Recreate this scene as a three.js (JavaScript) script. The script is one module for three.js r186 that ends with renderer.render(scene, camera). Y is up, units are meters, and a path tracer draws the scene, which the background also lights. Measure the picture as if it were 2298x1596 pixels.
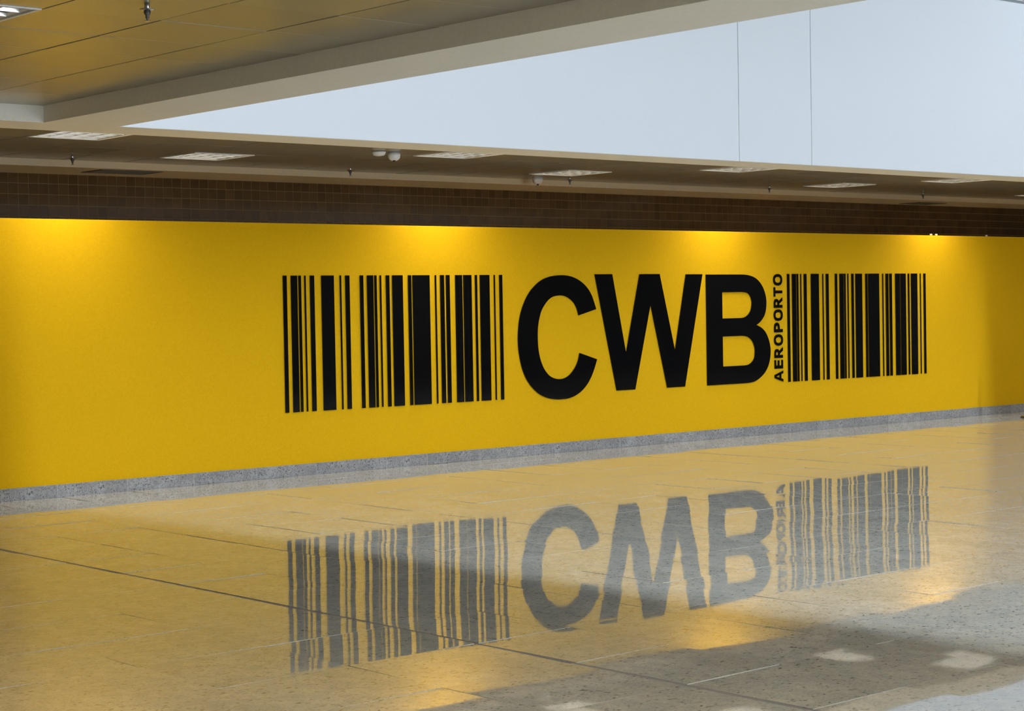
import * as THREE from 'three';
import { RoundedBoxGeometry } from 'three/addons/geometries/RoundedBoxGeometry.js';
import { mergeGeometries } from 'three/addons/utils/BufferGeometryUtils.js';
import { FontLoader } from 'three/addons/loaders/FontLoader.js';
import { TextGeometry } from 'three/addons/geometries/TextGeometry.js';
import { RectAreaLightUniformsLib } from 'three/addons/lights/RectAreaLightUniformsLib.js';

// ---------------------------------------------------------------- camera, light, exposure
// x runs along the yellow wall, y is up, the camera stands at x = 0, z = 0 and the yellow wall is 15.6 m in front of it.
RectAreaLightUniformsLib.init();
const scene = new THREE.Scene();
scene.background = new THREE.Color(0.55, 0.62, 0.72);
const camera = new THREE.PerspectiveCamera(21.742, 2298 / 1596, 0.1, 120);
camera.position.set(0, 1.7, 0);
camera.rotation.order = 'YXZ';
camera.rotation.set(-0.02753877, -0.71523034, -0.01735292);
const renderer = new THREE.WebGLRenderer();
renderer.toneMapping = THREE.LinearToneMapping;
renderer.toneMappingExposure = 0.97;
renderer.shadowMap.enabled = true;

const DAY = [0.78, 0.90, 1.06];           // overcast daylight through the glazing
const SKYLIGHT_RADIANCE = 20.0;
const FILL_GLAZING_RADIANCE = 5.0;  // strength of the added glazing behind the viewer
const CEILING_LAMP_RADIANCE = 46.0;

// ---------------------------------------------------------------- helpers
let seed = 20240611;
const rnd = () => { seed = (seed * 1664525 + 1013904223) >>> 0; return seed / 4294967296; };
const rr = (a, b) => a + (b - a) * rnd();
const names = {};
function numbered(n) { names[n] = (names[n] || 0) + 1; return names[n] === 1 ? n : n + '_' + String(names[n] - 1).padStart(3, '0'); }
function mesh(name, geo, mat, parent, pos) {
  const m = new THREE.Mesh(geo, mat);
  m.name = parent === scene ? numbered(name) : name;
  m.castShadow = m.receiveShadow = true;
  if (pos) m.position.set(...pos);
  parent.add(m);
  return m;
}
function thing(name, label, category, pos = [0, 0, 0], group) {
  const g = new THREE.Group();
  g.name = numbered(name); g.position.set(...pos);
  g.userData = { label, category };
  if (group) g.userData.group = group;
  scene.add(g);
  return g;
}
function structure(name, label, category, pos = [0, 0, 0]) {
  const g = thing(name, label, category, pos);
  g.userData.kind = 'structure';
  return g;
}
// a box given by its limits; uv in metres on every face
function limits(x0, x1, y0, y1, z0, z1) {
  const g = new THREE.BoxGeometry(x1 - x0, y1 - y0, z1 - z0);
  g.translate((x0 + x1) / 2, (y0 + y1) / 2, (z0 + z1) / 2);
  metreUV(g);
  return g;
}
function metreUV(g, du = 0, dv = 0) {
  const p = g.attributes.position, n = g.attributes.normal, uv = new Float32Array(p.count * 2);
  for (let i = 0; i < p.count; i++) {
    const ax = Math.abs(n.getX(i)), ay = Math.abs(n.getY(i)), az = Math.abs(n.getZ(i));
    let u, v;
    if (ay >= ax && ay >= az) { u = p.getX(i); v = p.getZ(i); }
    else if (az >= ax) { u = p.getX(i); v = p.getY(i); }
    else { u = p.getZ(i); v = p.getY(i); }
    uv[i * 2] = u + du; uv[i * 2 + 1] = v + dv;
  }
  g.setAttribute('uv', new THREE.BufferAttribute(uv, 2));
  return g;
}
const clean = (g) => { const h = g.index ? g.toNonIndexed() : g; for (const k of Object.keys(h.attributes)) if (!['position', 'normal', 'uv'].includes(k)) h.deleteAttribute(k); return h; };
const merge = (list) => mergeGeometries(list.map(clean));
const structMesh = (name, label, category, geo, mat) => { const m = mesh(name, geo, mat, scene); m.userData = { label, category, kind: 'structure' }; return m; };

// tileable value noise, n cells across
function noiseField(size, n, s) {
  const grid = new Float32Array(n * n); let q = s >>> 0;
  for (let i = 0; i < n * n; i++) { q = (q * 1664525 + 1013904223) >>> 0; grid[i] = q / 4294967296; }
  const out = new Float32Array(size * size), sm = (t) => t * t * (3 - 2 * t);
  for (let y = 0; y < size; y++) {
    const fy = y / size * n, iy = Math.floor(fy), ty = sm(fy - iy), y0 = (iy % n) * n, y1 = ((iy + 1) % n) * n;
    for (let x = 0; x < size; x++) {
      const fx = x / size * n, ix = Math.floor(fx), tx = sm(fx - ix), x0 = ix % n, x1 = (ix + 1) % n;
      const a = grid[y0 + x0] + (grid[y0 + x1] - grid[y0 + x0]) * tx, b = grid[y1 + x0] + (grid[y1 + x1] - grid[y1 + x0]) * tx;
      out[y * size + x] = a + (b - a) * ty;
    }
  }
  return out;
}
function texture(size, metres, fn, srgb = true) {
  const d = new Uint8Array(size * size * 4);
  for (let i = 0; i < size * size; i++) {
    const c = fn(i);
    for (let k = 0; k < 3; k++) d[i * 4 + k] = Math.max(0, Math.min(255, Math.round(c[k])));
    d[i * 4 + 3] = 255;
  }
  const t = new THREE.DataTexture(d, size, size);
  t.wrapS = t.wrapT = THREE.RepeatWrapping; t.magFilter = THREE.LinearFilter; t.minFilter = THREE.LinearMipmapLinearFilter; t.generateMipmaps = true;
  if (srgb) t.colorSpace = THREE.SRGBColorSpace;
  t.repeat.set(1 / metres, 1 / metres); t.needsUpdate = true;
  return t;
}
// dark flecks scattered into a field: elongated blobs, wrapped at the edges
function flecks(size, count, lenLo, lenHi, widLo, widHi, lean, strength, s) {
  const f = new Float32Array(size * size); let q = s >>> 0;
  const r = () => { q = (q * 1664525 + 1013904223) >>> 0; return q / 4294967296; };
  for (let k = 0; k < count; k++) {
    const cx = r() * size, cy = r() * size, L = lenLo + (lenHi - lenLo) * r() * r(), Wd = widLo + (widHi - widLo) * r() * r(), a = lean + (r() - 0.5) * 1.3, st = strength * (0.25 + 0.75 * r());
    const c = Math.cos(a), sn = Math.sin(a), R = Math.ceil(Math.max(L, Wd)) + 1;
    for (let y = -R; y <= R; y++) for (let x = -R; x <= R; x++) {
      const u = (x * c + y * sn) / L, v = (-x * sn + y * c) / Wd, d2 = u * u + v * v;
      if (d2 > 1) continue;
      const i = ((Math.floor(cy + y) + size * 4) % size) * size + ((Math.floor(cx + x) + size * 4) % size);
      f[i] = Math.max(f[i], st * (1 - d2));
    }
  }
  return f;
}

// ---------------------------------------------------------------- materials
const std = (o) => new THREE.MeshStandardMaterial(o);
const phys = (o) => new THREE.MeshPhysicalMaterial(o);
const lin = (r, g, b) => new THREE.Color().setRGB(r, g, b);

// polished beige limestone: cloudy ground with fine dark flecks
const FS = 2048, FM = 2.16;
const fa = noiseField(FS, 9, 3), fb = noiseField(FS, 40, 5), fc = noiseField(FS, 220, 7), fd = noiseField(FS, 700, 8);
const ff = flecks(FS, 5500, 4, 11, 2.5, 6, 0.15, 1, 11), fg = flecks(FS, 1300, 8, 24, 5, 11, 0.15, 1, 12), fh = flecks(FS, 2600, 3, 9, 1, 2.4, 0.1, 1, 14);
const fs = flecks(FS, 34, 35, 120, 1, 2, 0.5, 1, 17);
const floorMap = texture(FS, FM, (i) => {
  const t = (fa[i] - 0.5) * 14 + (fb[i] - 0.5) * 14 + (fc[i] - 0.5) * 16 + (fd[i] - 0.5) * 16 - ff[i] * 64 - fg[i] * 84 + fh[i] * 14 - fs[i] * 50;
  const w = (fb[i] - 0.5) * 6;
  return [201 + t + w, 195 + t, 180 + t - w];
});
const floorRough = texture(1024, 1.3, (() => { const a = noiseField(1024, 24, 31), b = noiseField(1024, 160, 32), s = flecks(1024, 160, 30, 120, 0.8, 1.3, 0.2, 1, 33); return (i) => { const v = 2 + a[i] * 4 + b[i] * 3 + s[i] * 20; return [v, v, v]; }; })(), false);
const floorMat = phys({ map: floorMap, roughness: 1, roughnessMap: floorRough, ior: 1.55, metalness: 0, clearcoat: 0.2, clearcoatRoughness: 0.02 });
const groutMat = std({ color: lin(0.36, 0.34, 0.31), roughness: 0.8 });
const dilationMat = std({ color: lin(0.24, 0.215, 0.2), roughness: 0.7 });

// grey granite of the skirting
const GS = 1024, GM = 1.1;
const ga = noiseField(GS, 14, 41), gb = noiseField(GS, 110, 42), gc = noiseField(GS, 330, 43), gf = flecks(GS, 2600, 4, 15, 3, 9, 0.6, 1, 44), gw = flecks(GS, 2600, 2, 6, 2, 4, 0.2, 1, 45);
const graniteMap = texture(GS, GM, (i) => { const t = (ga[i] - 0.5) * 26 + (gb[i] - 0.5) * 30 + (gc[i] - 0.5) * 26 - gf[i] * 120 * (0.25 + ga[i]) + gw[i] * 14; return [160 + t, 158 + t, 156 + t]; });
const graniteMats = [0, 1, 2].map((k) => { const t = graniteMap.clone(); t.offset.set(k * 0.37, k * 0.53); t.needsUpdate = true; return phys({ map: t, color: lin(0.92 - k * 0.06, 0.92 - k * 0.06, 0.93 - k * 0.055), roughness: 0.3 }); });

// yellow paint, slightly mottled by the roller
const ya = noiseField(512, 60, 51), yb = noiseField(512, 200, 52);
const yellowMap = texture(512, 0.9, (i) => { const t = (ya[i] - 0.5) * 5 + (yb[i] - 0.5) * 5; return [220 + t, 170 + t, 12 + t]; });
const yellowMat = phys({ map: yellowMap, roughness: 0.95, specularIntensity: 0.25 });
const plasterMap = texture(512, 1.2, (i) => { const t = (ya[i] - 0.5) * 4 + (yb[i] - 0.5) * 5; return [240 + t, 233 + t, 218 + t]; });
const plasterMat = std({ map: plasterMap, roughness: 0.9 });
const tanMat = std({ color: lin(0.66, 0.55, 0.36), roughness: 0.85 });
const whiteWallMat = std({ color: lin(0.71, 0.725, 0.735), roughness: 0.9 });
const roofMat = std({ color: lin(0.4, 0.4, 0.4), roughness: 0.9 });
const hallMat = std({ color: lin(0.58, 0.55, 0.49), roughness: 0.9 });
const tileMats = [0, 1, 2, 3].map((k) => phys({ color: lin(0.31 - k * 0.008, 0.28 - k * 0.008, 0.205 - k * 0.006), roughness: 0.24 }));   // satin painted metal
const gridMat = std({ color: lin(0.10, 0.09, 0.07), roughness: 0.9 });
const brownMats = [0, 1, 2, 3].map((k) => std({ color: lin(0.082 + 0.008 * k, 0.045 + 0.0045 * k, 0.016 + 0.0016 * k), roughness: 0.12 }));
const brownGroutMat = std({ color: lin(0.30, 0.20, 0.085), roughness: 0.9 });
const acrylicMat = phys({ color: lin(0.004, 0.004, 0.0045), roughness: 0.06, ior: 1.49 });
const aluminiumMat = std({ color: lin(0.76, 0.74, 0.71), roughness: 0.27, metalness: 1 });
const frameMat = std({ color: lin(0.8, 0.78, 0.74), roughness: 0.4 });
const housingMat = std({ color: lin(0.75, 0.74, 0.72), roughness: 0.5 });
const tubeMat = std({ color: lin(0.9, 0.9, 0.88), roughness: 0.4, emissive: lin(1, 0.95, 0.82), emissiveIntensity: 2.2 });
const whitePlasticMat = std({ color: lin(0.78, 0.77, 0.74), roughness: 0.4 });
const blackMat = std({ color: lin(0.012, 0.012, 0.012), roughness: 0.4 });
const chromeMat = std({ color: lin(0.55, 0.53, 0.5), roughness: 0.25, metalness: 1 });
const darkMetalMat = std({ color: lin(0.10, 0.095, 0.09), roughness: 0.45, metalness: 0.6 });
const diffuserMat = std({ color: lin(0.12, 0.105, 0.075), roughness: 0.6 });
const greyRailMat = std({ color: lin(0.33, 0.36, 0.38), roughness: 0.35, metalness: 0.3 });
const redMat = std({ color: lin(0.10, 0.012, 0.03), roughness: 0.5 });
const jointMat = std({ color: lin(0.42, 0.43, 0.43), roughness: 0.9 });
const glassGlowMat = (r) => std({ color: lin(0.8, 0.85, 0.9), roughness: 0.5, emissive: lin(...DAY), emissiveIntensity: r });

// ---------------------------------------------------------------- measurements (metres)
const WALL = -15.577, WALL_TOP = 2.557, FASCIA = -18.615, SOFFIT = 3.2166, SOFFIT_FRONT = -17.66;
const LEFT_CEIL = 3.353, FAR_CEIL = 3.288, BEAM_LOW = 3.22, BEAM_L0 = 6.943, OPEN_X = 7.612, OPEN_Z = -13.657, BEAM_FAR = -14.22;
const SLAB_TOP = 3.85, X0 = -6, X1 = 38, ZN = 6, OPEN_NEAR = -3, OPEN_RIGHT = 22.5, ROOF = 9.9;

// ---------------------------------------------------------------- daylight: roof lights, and added fill glazing behind the viewer
const ROOF_SLOTS = [[7.2, 8.0, SKYLIGHT_RADIANCE, 'long narrow roof light above the left edge of the opening'], [21.9, 22.9, SKYLIGHT_RADIANCE * 1.15, 'long narrow roof light above the right edge of the opening']];
for (const [x0, x1, radiance, label] of ROOF_SLOTS) {
  const z0 = -9.0, z1 = 4.4, w = x1 - x0, d = z1 - z0;
  const t = thing('roof_skylight', label, 'skylight', [(x0 + x1) / 2, ROOF, (z0 + z1) / 2]);
  mesh('pane', limits(-w / 2, w / 2, -0.01, 0.01, -d / 2, d / 2), glassGlowMat(radiance), t);
  for (const s of [-1, 1]) mesh('frame_bar', limits(s * w / 2 - 0.03, s * w / 2 + 0.03, -0.04, 0.04, -d / 2, d / 2), greyRailMat, t);
  const l = new THREE.RectAreaLight(lin(...DAY), radiance, w, d);
  l.name = 'roof_skylight_light';
  l.position.set((x0 + x1) / 2, ROOF - 0.05, (z0 + z1) / 2); l.rotation.x = -Math.PI / 2; scene.add(l);
}
{  // added unseen glazing, brightens the beam faces and yellow wall from the front
  const x0 = 2, x1 = 14, y0 = 0.15, y1 = 2.6;
  const t = thing('added_fill_glazing', 'added glowing glazing at floor level behind the viewer, for fill light', 'window', [(x0 + x1) / 2, y0, ZN - 0.05]);
  const n = 8, w = (x1 - x0) / n, gm = glassGlowMat(FILL_GLAZING_RADIANCE);
  for (let k = 0; k < n; k++) {
    const a = x0 - (x0 + x1) / 2 + k * w;
    mesh('pane', limits(a + 0.03, a + w - 0.03, 0.03, y1 - y0 - 0.03, -0.01, 0.01), gm, t);
    mesh('mullion', limits(a - 0.03, a + 0.03, 0, y1 - y0, -0.02, 0.03), greyRailMat, t);
  }
  const l = new THREE.RectAreaLight(lin(...DAY), FILL_GLAZING_RADIANCE, x1 - x0, y1 - y0);
  l.name = 'added_fill_glazing_light';
  l.position.set((x0 + x1) / 2, (y0 + y1) / 2, ZN - 0.12); scene.add(l);
}

// ---------------------------------------------------------------- hall shell
structMesh('wall_left', 'plain pale side wall of the hall', 'wall', limits(X0 - 0.2, X0, -0.2, ROOF + 0.2, -19.2, ZN + 0.2), hallMat);
structMesh('wall_right', 'plain pale end wall of the hall', 'wall', limits(X1, X1 + 0.2, -0.2, ROOF + 0.2, -19.2, ZN + 0.2), hallMat);
structMesh('wall_front', 'plain wall behind the viewer', 'wall', merge([limits(X0, X1, 2.6, ROOF, ZN, ZN + 0.2), limits(X0, 2, -0.2, 2.6, ZN, ZN + 0.2), limits(14, X1, -0.2, 2.6, ZN, ZN + 0.2), limits(2, 14, -0.2, 0.15, ZN, ZN + 0.2)]), hallMat);
structMesh('wall_upper', 'pale rear wall of the upper level', 'wall', limits(X0, X1, SLAB_TOP, ROOF, -19.2, -19.0), hallMat);
structMesh('ceiling_roof', 'pale roof over the upper level with slots for the roof lights', 'ceiling', merge([limits(X0, 7.17, ROOF, ROOF + 0.2, -9.03, 4.43), limits(8.03, 21.87, ROOF, ROOF + 0.2, -9.03, 4.43), limits(22.93, X1, ROOF, ROOF + 0.2, -9.03, 4.43), limits(X0, X1, ROOF, ROOF + 0.2, -19.2, -9.03), limits(X0, X1, ROOF, ROOF + 0.2, 4.43, ZN)]), roofMat);

// upper floor slabs round the opening
structMesh('ceiling_slab', 'concrete floor slab of the upper level round the opening', 'ceiling', merge([
  limits(X0, BEAM_L0 + 0.3, 3.46, SLAB_TOP, -13.8, ZN), limits(X0, X1, 3.6, SLAB_TOP, -19.2, -13.8),
  limits(OPEN_RIGHT + 0.3, X1, 3.25, SLAB_TOP, -13.8, ZN), limits(7.2, OPEN_RIGHT + 0.3, 3.25, SLAB_TOP, OPEN_NEAR, ZN)]), roofMat);
structMesh('ceiling_beam', 'beige plastered beam along the left edge of the opening', 'beam', limits(BEAM_L0, OPEN_X, BEAM_LOW, SLAB_TOP, OPEN_Z, ZN), plasterMat);
structMesh('ceiling_beam', 'beige plastered beam along the right edge of the opening', 'beam', limits(OPEN_RIGHT, OPEN_RIGHT + 0.67, BEAM_LOW, SLAB_TOP, OPEN_Z, ZN), plasterMat);
structMesh('ceiling_beam', 'long beige plastered beam under the white upper wall', 'beam', limits(X0, X1, BEAM_LOW, SLAB_TOP, BEAM_FAR, OPEN_Z), plasterMat);

// white wall rising from the far edge of the opening: three panels with open joints
{
  const top = 5.435, t = structure('wall_upper_panels', 'bluish white smooth wall rising above the ceiling opening', 'wall');
  const js = [OPEN_X - 0.6, 15.19, 16.41, X1], g = 0.006;
  for (let k = 0; k < 3; k++) mesh('panel', limits(Math.max(js[k], OPEN_X) + g, Math.min(js[k + 1], OPEN_RIGHT) - g, BEAM_LOW + 0.002, top, OPEN_Z + 0.0005, OPEN_Z + 0.012), whiteWallMat, t);
  mesh('backing', limits(OPEN_X - 0.6, X1, SLAB_TOP, top, OPEN_Z - 0.16, OPEN_Z), jointMat, t);
  const r = thing('top_rail', 'grey metal rail capping the white upper wall', 'rail', [0, 0, 0]);
  mesh('rail', limits(OPEN_X - 0.6, X1, top, top + 0.028, OPEN_Z - 0.17, OPEN_Z + 0.015), greyRailMat, r);
  mesh('rail_lip', limits(OPEN_X - 0.6, X1, top + 0.034, top + 0.046, OPEN_Z - 0.17, OPEN_Z + 0.01), frameMat, r);
  mesh('rail_core', limits(OPEN_X - 0.6, X1, top + 0.028, top + 0.034, OPEN_Z - 0.15, OPEN_Z - 0.01), darkMetalMat, r);
  const p = mesh('red_panel', limits(OPEN_X - 0.6, X1, top + 0.046, top + 0.55, OPEN_Z - 0.12, OPEN_Z - 0.08), redMat, scene);
  p.userData = { label: 'dark red panel standing on the grey rail of the upper wall', category: 'panel' };
}

// ---------------------------------------------------------------- floor: stone slabs with tight joints
{
  const t = structure('floor', 'polished beige stone slab floor with fine dark flecks', 'floor');
  mesh('joint_bed', limits(X0, X1, -0.2, -0.0035, FASCIA, ZN), groutMat, t);
  const P = 0.7175, PZ = 0.72, xs = [], zs = [];
  for (let k = -5; k <= 27; k++) xs.push(6.56 + P * k);
  const mi = xs.findIndex((v) => Math.abs(v - (6.56 - P)) < 0.01); xs[mi] = 5.92;       // the wide movement joint
  for (let k = -14; k <= 3; k++) zs.push(-5.685 + PZ * k);
  zs[0] = WALL + 0.02;
  const tops = [];
  const N = 4;
  // a few wavy variants: height field within half a millimetre
  function slab(w, d, du, dv, k) {
    const g = new THREE.BoxGeometry(w, 0.02, d, N, 1, N);
    const p = g.attributes.position, a1 = k * 1.7, a2 = k * 2.9, amp = 0.00022;
    metreUV(g, du, dv);
    const n = g.attributes.normal;
    for (let i = 0; i < p.count; i++) if (n.getY(i) > 0.5) {
      const x = p.getX(i), z = p.getZ(i), e = Math.min(1, (0.5 * w - Math.abs(x)) / 0.1, (0.5 * d - Math.abs(z)) / 0.1);
      const sx = 5.2 * amp * Math.cos(5.2 * x + a1 + 2.1 * z), sz = 4.6 * amp * Math.cos(4.6 * z + a2 - 1.7 * x);
      p.setY(i, p.getY(i) + amp * (Math.sin(5.2 * x + a1 + 2.1 * z) + Math.sin(4.6 * z + a2 - 1.7 * x)));
      const v = new THREE.Vector3(-sx, 1, -sz).normalize();
      n.setXYZ(i, v.x, v.y, v.z);
    }
    return g;
  }
  const cache = {};
  const rest = [];
  for (let i = 0; i < xs.length - 1; i++) for (let j = 0; j < zs.length - 1; j++) {
    const xa = xs[i], xb = xs[i + 1], za = zs[j], zb = zs[j + 1];
    const gl = Math.abs(xa - 5.92) < 1e-6 ? 0.015 : 0.001, gr = Math.abs(xb - 5.92) < 1e-6 ? 0.015 : 0.001;
    const w = xb - xa - gl - gr, d = zb - za - 0.0024, cx = xa + gl + w / 2, cz = (za + zb) / 2;
    const inView = cx - 0.5 < -1.507 * cz && cx + 0.6 > -0.46 * cz - 0.2 && cz < -3.6;
    const v = Math.floor(rnd() * 12), key = [w.toFixed(4), d.toFixed(4), v].join();
    if (!cache[key]) cache[key] = slab(w, d, v * 0.61, v * 0.37, v);
    const roll = rr(-1, 1) * 0.005, pitch = rr(-1, 1) * 0.0013, tx = roll * 0.655 + pitch * 0.755, tz = -roll * 0.755 + pitch * 0.655;
    if (inView) {
      const m = mesh('floor_slab', cache[key], floorMat, t, [cx, -0.01 + rr(-0.0003, 0.0003), cz]);
      m.rotation.set(tx, 0, tz);
      tops.push(m);
    } else { const g = cache[key].clone(); g.translate(cx, -0.01, cz); rest.push(g); }
  }
  // slabs out of the picture
  rest.push(limits(X0, X1, -0.02, 0, FASCIA, WALL - 0.1), limits(X0, xs[0], -0.02, 0, WALL + 0.02, ZN), limits(xs[xs.length - 1], X1, -0.02, 0, WALL + 0.02, ZN), limits(xs[0], xs[xs.length - 1], -0.02, 0, zs[zs.length - 1], ZN));
  const m = mesh('floor_slab_field', merge(rest), floorMat, t); m.userData.kind = 'stuff';
  mesh('movement_joint', limits(5.905, 5.9265, -0.02, -0.0006, WALL + 0.02, ZN), dilationMat, t);
  mesh('joint_slot', limits(5.9265, 5.935, -0.02, -0.003, WALL + 0.02, ZN), gridMat, t);
  console.log('floor slabs in view', tops.length);
}

// ---------------------------------------------------------------- yellow wall, skirting, tiled fascia, cove
structMesh('wall_partition', 'long smooth yellow painted partition wall carrying the black sign', 'wall', limits(X0, X1, -0.1, WALL_TOP, WALL - 0.1, WALL), yellowMat);
{
  const t = structure('baseboard_back', 'grey speckled granite skirting below the yellow wall', 'baseboard');
  mesh('joint_strip', limits(X0, X1, 0, 0.1165, WALL, WALL + 0.0165), frameMat, t);
  const P = 0.7215, gs = [0, 1, 2].map((k) => metreUV(new RoundedBoxGeometry(P - 0.004, 0.118, 0.02, 1, 0.0015), k * 0.31, k * 0.2));
  const side = [];
  for (let k = -20; k < 42; k++) {
    const x = 7.962 + P * (k + 0.5);
    if (k >= -2 && k < 23) mesh('skirting_stone', gs[Math.floor(rnd() * 3)], graniteMats[Math.floor(rnd() * 3)], t, [x, 0.0595, WALL + 0.01]);
    else if (x > X0 + 0.4 && x < X1 - 0.4) side.push(gs[0].clone().translate(x, 0.0595, WALL + 0.01));
  }
  const m = mesh('skirting_stone_row', merge(side), graniteMats[1], t); m.userData.kind = 'stuff';
}
{
  const t = structure('wall_back', 'dark brown square tiled wall rising behind the yellow partition', 'tiled wall');
  mesh('backing', limits(X0, X1, -0.1, SOFFIT + 0.3, FASCIA - 0.2, FASCIA - 0.0025), brownGroutMat, t);
  const P = 0.119, rows = [[3.1066, SOFFIT - 0.001], [2.988, 3.1066], [2.8695, 2.988], [2.751, 2.8695], [2.632, 2.751]], g = 0.0055;
  const first = 8.79;                                          // a joint near the left edge of the view
  const geos = rows.map(([a, b]) => new THREE.BoxGeometry(P - g, b - a - g, 0.006));
  const rest = [[], [], [], []];
  let n = 0;
  for (let c = -6; c < 172; c++) for (let r = 0; r < rows.length; r++) {
    const x = first + P * (c + 0.5), y = (rows[r][0] + rows[r][1]) / 2, m = Math.floor(rnd() * 4);
    if (c >= -2 && c < 58) { n++; mesh('tile', geos[r], brownMats[m], t, [x, y, FASCIA - 0.003 + rr(-0.0004, 0.0004)]); }
    else rest[m].push(geos[r].clone().translate(x, y, FASCIA - 0.003));
  }
  rest.forEach((l, k) => { const q = mesh('tile_field', merge(l), brownMats[k], t); q.userData.kind = 'stuff'; });
  console.log('wall tiles', n);
}
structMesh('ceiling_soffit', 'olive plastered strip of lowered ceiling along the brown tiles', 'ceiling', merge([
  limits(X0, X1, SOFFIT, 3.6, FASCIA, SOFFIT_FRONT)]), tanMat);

// ---------------------------------------------------------------- ceilings
// left bay: 0.6 m lay-in tiles
{
  const t = structure('ceiling', 'square tile ceiling left of the beam with a yellow cast', 'ceiling');
  const xs = [3.29, 4.015, 4.742, 5.47, 6.198, BEAM_L0 + 0.002], zs = [OPEN_Z - 0.002, -12.912, -12.183, -11.456, -10.739, -10.02, -9.303, -8.584, -7.866, -7.148];
  mesh('grid', limits(X0, BEAM_L0, LEFT_CEIL + 0.022, LEFT_CEIL + 0.08, OPEN_Z, ZN), gridMat, t);
  for (let i = 0; i < xs.length - 1; i++) for (let j = 0; j < zs.length - 1; j++) {
    if (i === 1 && j === 5) continue;                           // a light fitting
    const w = xs[i + 1] - xs[i] - 0.014, d = zs[j + 1] - zs[j] - 0.009;
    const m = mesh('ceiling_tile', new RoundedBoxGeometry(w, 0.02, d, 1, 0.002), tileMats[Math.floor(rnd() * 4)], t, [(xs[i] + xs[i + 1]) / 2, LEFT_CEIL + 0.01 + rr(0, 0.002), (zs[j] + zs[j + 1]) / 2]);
    m.rotation.set(rr(-1, 1) * 0.0025, 0, rr(-1, 1) * 0.0025);
  }
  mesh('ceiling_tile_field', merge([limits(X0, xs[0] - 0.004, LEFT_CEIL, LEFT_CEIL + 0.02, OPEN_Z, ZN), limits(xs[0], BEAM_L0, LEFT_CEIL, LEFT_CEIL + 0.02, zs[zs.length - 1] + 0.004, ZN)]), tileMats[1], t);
}
// bay between the long beam and the yellow wall
const TP = 0.733, FX = (k) => 8.411 + TP * k;
const FZ = [SOFFIT_FRONT, -16.925, -16.19, -15.458, -14.726, BEAM_FAR];
const lampCells = [[-1, 3], [5, 3], [11, 3], [17, 3], [23, 3], [2, 1], [9, 1], [16, 1], [23, 1]];
{
  const t = structure('ceiling_far', 'dim brownish tile ceiling between the long beam and the yellow wall', 'ceiling');
  mesh('grid', limits(X0, X1, FAR_CEIL + 0.14, FAR_CEIL + 0.18, SOFFIT_FRONT, BEAM_FAR), gridMat, t);
  const cache = {};
  for (let i = -3; i < 27; i++) for (let j = 0; j < 5; j++) {
    if (lampCells.some(([a, b]) => a === i && b === j)) continue;
    const w = TP - 0.015, d = FZ[j + 1] - FZ[j] - 0.003, key = j;
    if (!cache[key]) cache[key] = new RoundedBoxGeometry(w, 0.02, d, 1, 0.002);
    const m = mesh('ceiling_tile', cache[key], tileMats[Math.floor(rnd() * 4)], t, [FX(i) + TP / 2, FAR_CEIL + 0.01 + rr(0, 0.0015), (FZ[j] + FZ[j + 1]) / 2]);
    m.rotation.z = rr(-1, 1) * 0.003;
  }
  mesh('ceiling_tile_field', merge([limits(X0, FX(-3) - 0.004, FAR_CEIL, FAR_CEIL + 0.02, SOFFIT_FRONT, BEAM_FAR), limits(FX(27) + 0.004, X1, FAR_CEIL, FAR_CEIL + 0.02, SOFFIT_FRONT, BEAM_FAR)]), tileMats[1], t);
}

// recessed louvre lights
function wedge(len, h, wTop, wLow) {            // a louvre blade along x
  const s = new THREE.Shape([new THREE.Vector2(-wLow / 2, 0), new THREE.Vector2(wLow / 2, 0), new THREE.Vector2(wTop / 2, h), new THREE.Vector2(-wTop / 2, h)]);
  const g = new THREE.ExtrudeGeometry(s, { depth: len, bevelEnabled: false });
  g.translate(0, 0, -len / 2); g.rotateY(Math.PI / 2);
  return g;
}
const LS = 0.715, bladeX = wedge(LS - 0.05, 0.08, 0.034, 0.004), bladeZ = bladeX.clone().rotateY(Math.PI / 2);
const ringGeo = merge([limits(-LS / 2, LS / 2, -0.006, 0.006, -LS / 2, -LS / 2 + 0.022), limits(-LS / 2, LS / 2, -0.006, 0.006, LS / 2 - 0.022, LS / 2), limits(-LS / 2, -LS / 2 + 0.022, -0.006, 0.006, -LS / 2 + 0.022, LS / 2 - 0.022), limits(LS / 2 - 0.022, LS / 2, -0.006, 0.006, -LS / 2 + 0.022, LS / 2 - 0.022)]);
const hb = LS / 2 - 0.01;
const housingGeo = merge([limits(-hb, hb, 0.125, 0.135, -hb, hb), limits(-hb, hb, 0.006, 0.125, -hb, -hb + 0.008), limits(-hb, hb, 0.006, 0.125, hb - 0.008, hb), limits(-hb, -hb + 0.008, 0.006, 0.125, -hb + 0.008, hb - 0.008), limits(hb - 0.008, hb, 0.006, 0.125, -hb + 0.008, hb - 0.008)]);
const tubeGeo = new THREE.CylinderGeometry(0.013, 0.013, 0.48, 12).rotateZ(Math.PI / 2);
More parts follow.
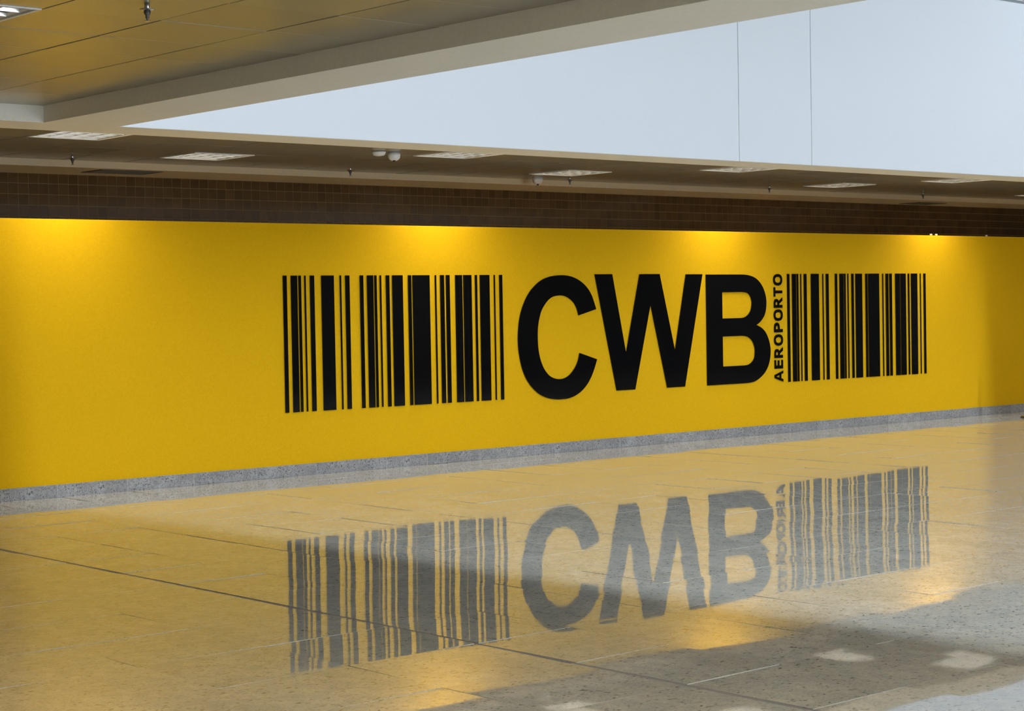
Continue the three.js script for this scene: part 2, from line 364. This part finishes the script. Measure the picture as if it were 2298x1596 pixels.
function ceilingLight(x, y, z, label, group) {
  const t = thing('louvre_light', label, 'ceiling light', [x, y, z], group);
  mesh('housing', housingGeo, housingMat, t);
  mesh('frame', ringGeo, frameMat, t);
  for (const q of [-0.975, -0.5, 0, 0.5, 0.975]) {
    mesh('louvre_blade', bladeX, aluminiumMat, t, [0, 0.002, q * 0.332]);
    mesh('louvre_blade', bladeZ, aluminiumMat, t, [q * 0.332, 0.002, 0]);
  }
  for (const q of [-1.5, -0.5, 0.5, 1.5]) mesh('tube', tubeGeo, tubeMat, t, [0, 0.106, q * 0.165]);
  const l = new THREE.RectAreaLight(lin(1, 0.95, 0.8), CEILING_LAMP_RADIANCE, 0.6, 0.6);
  l.name = 'louvre_light_light'; l.position.set(x, y + 0.09, z); l.rotation.x = -Math.PI / 2; scene.add(l);
}
const lampLabels = ['louvre light above the bare yellow partition, partly hidden by the beam corner', 'louvre light beside the white dome camera and smoke detector', 'louvre light above the yellow partition over the big letter B', 'louvre light above the yellow partition over the right barcode', 'louvre light past the barcodes over the far end of the partition',
  'louvre light near the brown tiles beside the left air diffuser', 'louvre light near the brown tiles beside the beige dome camera', 'louvre light near the brown tiles with a sprinkler on either side', 'louvre light near the brown tiles beside the right air diffuser'];
lampCells.forEach(([i, j], k) => ceilingLight(FX(i) + TP / 2, FAR_CEIL, (FZ[j] + FZ[j + 1]) / 2, lampLabels[k], j === 3 ? 'louvre lights above the yellow partition' : 'louvre lights near the brown tiles'));
ceilingLight((4.015 + 4.742) / 2, LEFT_CEIL, (-10.02 - 9.303) / 2, 'square louvre light in the yellowish tile ceiling left of the beam');
// the same fittings go on over the viewer, in the part of the left bay outside the picture
for (const x of [-4.3, 0.0, 4.38]) for (const z of [-9.66, -5.3, -0.9, 3.4]) if (x < 3 || z > -8) ceilingLight(x, LEFT_CEIL - 0.125, z, 'square louvre light in the tile ceiling above the viewer', 'louvre lights above the viewer');
for (const x of [25.2, 29.4]) for (const z of [-12, -7.5, -3]) ceilingLight(x, 3.25 - 0.136, z, 'added unseen louvre light right of the opening, for fill light', 'added fill lights right of the opening');  // lamps added out of view to brighten the right end of the partition

// ---------------------------------------------------------------- small ceiling fittings
function lathe(pts, seg = 24) { return new THREE.LatheGeometry(pts.map(([r, y]) => new THREE.Vector2(r, y)), seg); }
const k12 = (g) => g.scale(1.2, 1.2, 1.2);
const sprStem = lathe([[0, 0], [0.012, 0], [0.012, -0.03], [0, -0.03]], 14), sprRose = lathe([[0, -0.024], [0.034, -0.027], [0.034, -0.030], [0.02, -0.036], [0, -0.036]]);
const sprBody = lathe([[0, -0.034], [0.016, -0.036], [0.014, -0.05], [0.008, -0.056], [0.009, -0.066], [0.004, -0.072], [0.004, -0.082], [0, -0.083]], 16), sprPlate = lathe([[0, -0.079], [0.014, -0.08], [0.014, -0.082], [0, -0.083]], 16);
[sprStem, sprRose, sprBody, sprPlate].forEach(k12);
function sprinkler(x, y, z, label, group) {
  const t = thing('sprinkler', label, 'sprinkler', [x, y, z], group);
  mesh('stem', sprStem, chromeMat, t); mesh('rosette', sprRose, chromeMat, t); mesh('head', sprBody, darkMetalMat, t); mesh('deflector', sprPlate, chromeMat, t);
}
for (const [x, l] of [[8.98, 'small sprinkler in the dim ceiling by the left air diffuser'], [12.44, 'small sprinkler near the brown tiles, behind the white dome camera'], [15.83, 'small sprinkler near the brown tiles beside the beige dome camera'], [19.6, 'small sprinkler near the brown tiles above the right barcode'], [23.1, 'small sprinkler near the brown tiles by the right air diffuser']]) sprinkler(x, FAR_CEIL, -17.06, l, 'sprinklers in the far ceiling');
sprinkler(5.10, LEFT_CEIL, -8.81, 'metal sprinkler head hanging from the yellowish tile ceiling');
{
  const s = mesh('smoke_detector', k12(lathe([[0, 0], [0.06, 0], [0.06, -0.012], [0.048, -0.034], [0.02, -0.04], [0, -0.04]])), whitePlasticMat, scene, [11.44, FAR_CEIL, -15.19]);
  s.userData = { label: 'flat white round smoke detector beside the dome camera', category: 'smoke detector' };
  const dome = k12(lathe([[0, 0], [0.055, 0], [0.055, -0.03], [0.05, -0.05], [0.036, -0.066], [0.018, -0.074], [0, -0.075]])), eye = new THREE.SphereGeometry(0.017, 12, 8);
  for (const [x, z, l] of [[11.65, -15.21, 'white dome camera with a black lens beside the smoke detector'], [15.53, -17.33, 'small beige dome camera at the edge of the lowered ceiling strip']]) {
    const t = thing('dome_camera', l, 'camera', [x, FAR_CEIL, z]);
    mesh('dome', dome, whitePlasticMat, t); mesh('lens', eye, blackMat, t, [-0.01, -0.085, 0.014]);
  }
}
// air diffusers in the lowered strip
for (const [x0, x1, z0, z1, l] of [[9.69, 10.44, -18.22, -17.76, 'dark slotted air diffuser in the lowered strip near the left louvre lights'], [24.3, 25.0, -18.42, -18.0, 'dark slotted air diffuser in the lowered strip above the right barcode']]) {
  const t = thing('air_diffuser', l, 'vent', [(x0 + x1) / 2, SOFFIT, (z0 + z1) / 2]);
  const w = (x1 - x0) / 2, d = (z1 - z0) / 2;
  mesh('plate', limits(-w, w, -0.003, 0, -d, d), diffuserMat, t);
  mesh('rim', merge([limits(-w, w, -0.008, -0.003, -d, -d + 0.015), limits(-w, w, -0.008, -0.003, d - 0.015, d), limits(-w, -w + 0.015, -0.008, -0.003, -d + 0.015, d - 0.015), limits(w - 0.015, w, -0.008, -0.003, -d + 0.015, d - 0.015)]), diffuserMat, t);
  for (let k = 0; k < 7; k++) mesh('slat', limits(-w + 0.02, w - 0.02, -0.007, -0.003, -d + 0.04 + k * 0.056, -d + 0.058 + k * 0.056), diffuserMat, t);
}
// white clips on the top edge of the partition
for (const x of [21.29, 21.41, 22.6]) {
  const c = mesh('clip', new RoundedBoxGeometry(0.03, 0.022, 0.03, 2, 0.008), whitePlasticMat, scene, [x, WALL_TOP + 0.011, WALL - 0.02]);
  c.userData = { label: 'tiny white clip on the top edge of the yellow partition', category: 'clip', group: 'clips on the yellow partition' };
}

// ---------------------------------------------------------------- the black sign on the yellow wall
const SIGN_T = 0.012;
const bars = [[10.491, 10.535], [10.586, 10.662], [10.679, 10.709], [10.751, 10.767], [10.819, 10.871], [10.96, 11.116], [11.193, 11.209], [11.262, 11.314], [11.448, 11.491], [11.541, 11.619], [11.636, 11.664], [11.707, 11.724], [11.788, 11.831], [11.871, 12.008], [12.082, 12.122], [12.141, 12.371], [12.446, 12.463], [12.517, 12.571], [12.598, 12.648], [12.727, 12.757], [12.761, 12.823], [12.841, 12.873], [12.877, 12.927], [12.931, 12.955], [13.007, 13.035], [13.076, 13.212], [13.278, 13.293], [13.357, 13.399]];
for (const [dx, l] of [[0, 'black barcode of upright strips left of the big letter C'], [7.715, 'black barcode of upright strips right of the upright small lettering']]) {
  const t = thing('barcode', l, 'wall sign', [10.491 + dx, 0.648, WALL]);
  for (const [a, b] of bars) mesh('bar', limits(a - 10.491, b - 10.491, 0, 1.382, 0.0005, SIGN_T), acrylicMat, t);
}
const V = (l) => l.map(([x, y]) => new THREE.Vector2(x, y));
function spline(pts, n = 4) { const c = new THREE.SplineCurve(V(pts)); return c.getPoints((pts.length - 1) * n); }
function letter(name, label, shape) {
  const g = new THREE.ExtrudeGeometry(shape, { depth: SIGN_T - 0.0005, bevelEnabled: false });
  g.computeBoundingBox();
  const b = g.boundingBox, x = (b.min.x + b.max.x) / 2, y = b.min.y;
  g.translate(-x, -y, 0.0005);
  const m = mesh(name, g, acrylicMat, scene, [x, y, WALL]);
  m.userData = { label, category: 'letter' };
}
{
  const outer = [[14.827, 1.63], [14.792, 1.721], [14.746, 1.812], [14.672, 1.895], [14.578, 1.958], [14.475, 2.0], [14.373, 2.02], [14.27, 2.024], [14.168, 2.017], [14.067, 1.999], [13.965, 1.961], [13.873, 1.901], [13.799, 1.834], [13.734, 1.747], [13.678, 1.64], [13.643, 1.533], [13.625, 1.426], [13.617, 1.325], [13.62, 1.224], [13.636, 1.116], [13.663, 1.008], [13.706, 0.905], [13.767, 0.815], [13.847, 0.737], [13.945, 0.672], [14.063, 0.63], [14.174, 0.613], [14.248, 0.61], [14.36, 0.614], [14.473, 0.641], [14.578, 0.692], [14.666, 0.764], [14.735, 0.852], [14.784, 0.941], [14.829, 1.048]];
  const inner = [[14.554, 1.129], [14.535, 1.06], [14.5, 0.992], [14.451, 0.932], [14.385, 0.879], [14.309, 0.848], [14.234, 0.841], [14.151, 0.854], [14.078, 0.888], [14.015, 0.948], [13.968, 1.024], [13.933, 1.121], [13.916, 1.216], [13.911, 1.325], [13.917, 1.433], [13.937, 1.527], [13.97, 1.615], [14.023, 1.689], [14.089, 1.75], [14.163, 1.783], [14.256, 1.794], [14.339, 1.785], [14.414, 1.753], [14.478, 1.704], [14.524, 1.634], [14.547, 1.562]];
  letter('letter', 'big glossy black letter C on the yellow wall', new THREE.Shape([...spline(outer), ...spline(inner)]));
  letter('letter', 'big glossy black letter W on the yellow wall', new THREE.Shape(V([[14.813, 2.034], [15.095, 2.034], [15.303, 1.099], [15.547, 2.034], [15.884, 2.034], [16.13, 1.105], [16.338, 2.03], [16.629, 2.03], [16.294, 0.669], [15.988, 0.669], [15.723, 1.674], [15.445, 0.671], [15.14, 0.671]])));
  const top = [[17.332, 2.025], [17.432, 2.02], [17.533, 2.002], [17.622, 1.967], [17.7, 1.906], [17.756, 1.829], [17.791, 1.738], [17.798, 1.662], [17.785, 1.571], [17.749, 1.496], [17.679, 1.429], [17.606, 1.389]];
  const low = [[17.606, 1.389], [17.701, 1.352], [17.779, 1.29], [17.835, 1.197], [17.863, 1.105], [17.866, 1.036], [17.853, 0.953], [17.816, 0.863], [17.757, 0.789], [17.676, 0.731], [17.585, 0.689], [17.483, 0.669], [17.348, 0.665]];
  const s = new THREE.Shape([new THREE.Vector2(16.692, 2.026), ...spline(top), ...spline(low).slice(1), new THREE.Vector2(16.69, 0.665)]);
  const h1 = [[17.34, 1.806], [17.438, 1.794], [17.494, 1.756], [17.52, 1.696], [17.521, 1.643], [17.501, 1.575], [17.455, 1.523], [17.387, 1.491], [17.32, 1.482]];
  const h2 = [[17.338, 1.26], [17.438, 1.245], [17.516, 1.198], [17.56, 1.129], [17.572, 1.06], [17.557, 0.977], [17.511, 0.926], [17.442, 0.895], [17.353, 0.888]];
  s.holes.push(new THREE.Path([new THREE.Vector2(16.978, 1.806), ...spline(h1), new THREE.Vector2(16.978, 1.482)]), new THREE.Path([new THREE.Vector2(16.978, 1.26), ...spline(h2), new THREE.Vector2(16.978, 0.888)]));
  letter('letter', 'big glossy black letter B on the yellow wall', s);
}
{
  const font = await new FontLoader().loadAsync('fonts/droid/droid_sans_bold.typeface.json');
  const t = thing('upright_lettering', 'small black lettering AEROPORTO reading upwards beside the letter B', 'lettering', [18.023, 0.655, WALL]);
  for (const [ch, x0, x1, y0, y1] of [['A', 17.942, 18.106, 0.655, 0.797], ['E', 17.944, 18.104, 0.825, 0.935], ['R', 17.944, 18.104, 0.961, 1.095], ['O', 17.94, 18.109, 1.117, 1.262], ['P', 17.944, 18.107, 1.288, 1.412], ['O', 17.94, 18.109, 1.433, 1.579], ['R', 17.944, 18.106, 1.599, 1.731], ['T', 17.944, 18.106, 1.741, 1.862], ['O', 17.938, 18.108, 1.882, 2.029]]) {
    const g = new TextGeometry(ch, { font, size: 1, depth: 1, curveSegments: 8, bevelEnabled: false });
    g.computeBoundingBox();
    const b = g.boundingBox;
    g.translate(-b.min.x, -b.min.y, 0);
    g.scale((y1 - y0) / (b.max.x - b.min.x), (x1 - x0) / (b.max.y - b.min.y), SIGN_T - 0.0005);
    g.rotateZ(Math.PI / 2);                                    // reads upwards
    g.translate(x1 - 18.023, y0 - 0.655, 0.0005);
    mesh('letter', g, acrylicMat, t);
  }
}

// ---------------------------------------------------------------- barrier post whose foot just enters the picture on the right
{
  const t = thing('barrier_post', 'low round black foot of a barrier post on the stone floor', 'barrier post', [22.365, 0, -14.7]);
  mesh('foot_ring', lathe([[0, 0], [0.17, 0], [0.17, 0.012], [0.16, 0.016], [0, 0.016]], 40), blackMat, t);
  mesh('foot', lathe([[0, 0.016], [0.16, 0.016], [0.15, 0.026], [0.06, 0.04], [0.03, 0.05], [0, 0.05]], 40), chromeMat, t);
  mesh('post', lathe([[0, 0.04], [0.03, 0.04], [0.03, 0.93], [0.036, 0.935], [0.036, 1.0], [0.02, 1.01], [0, 1.01]], 24), blackMat, t);
}

renderer.render(scene, camera);
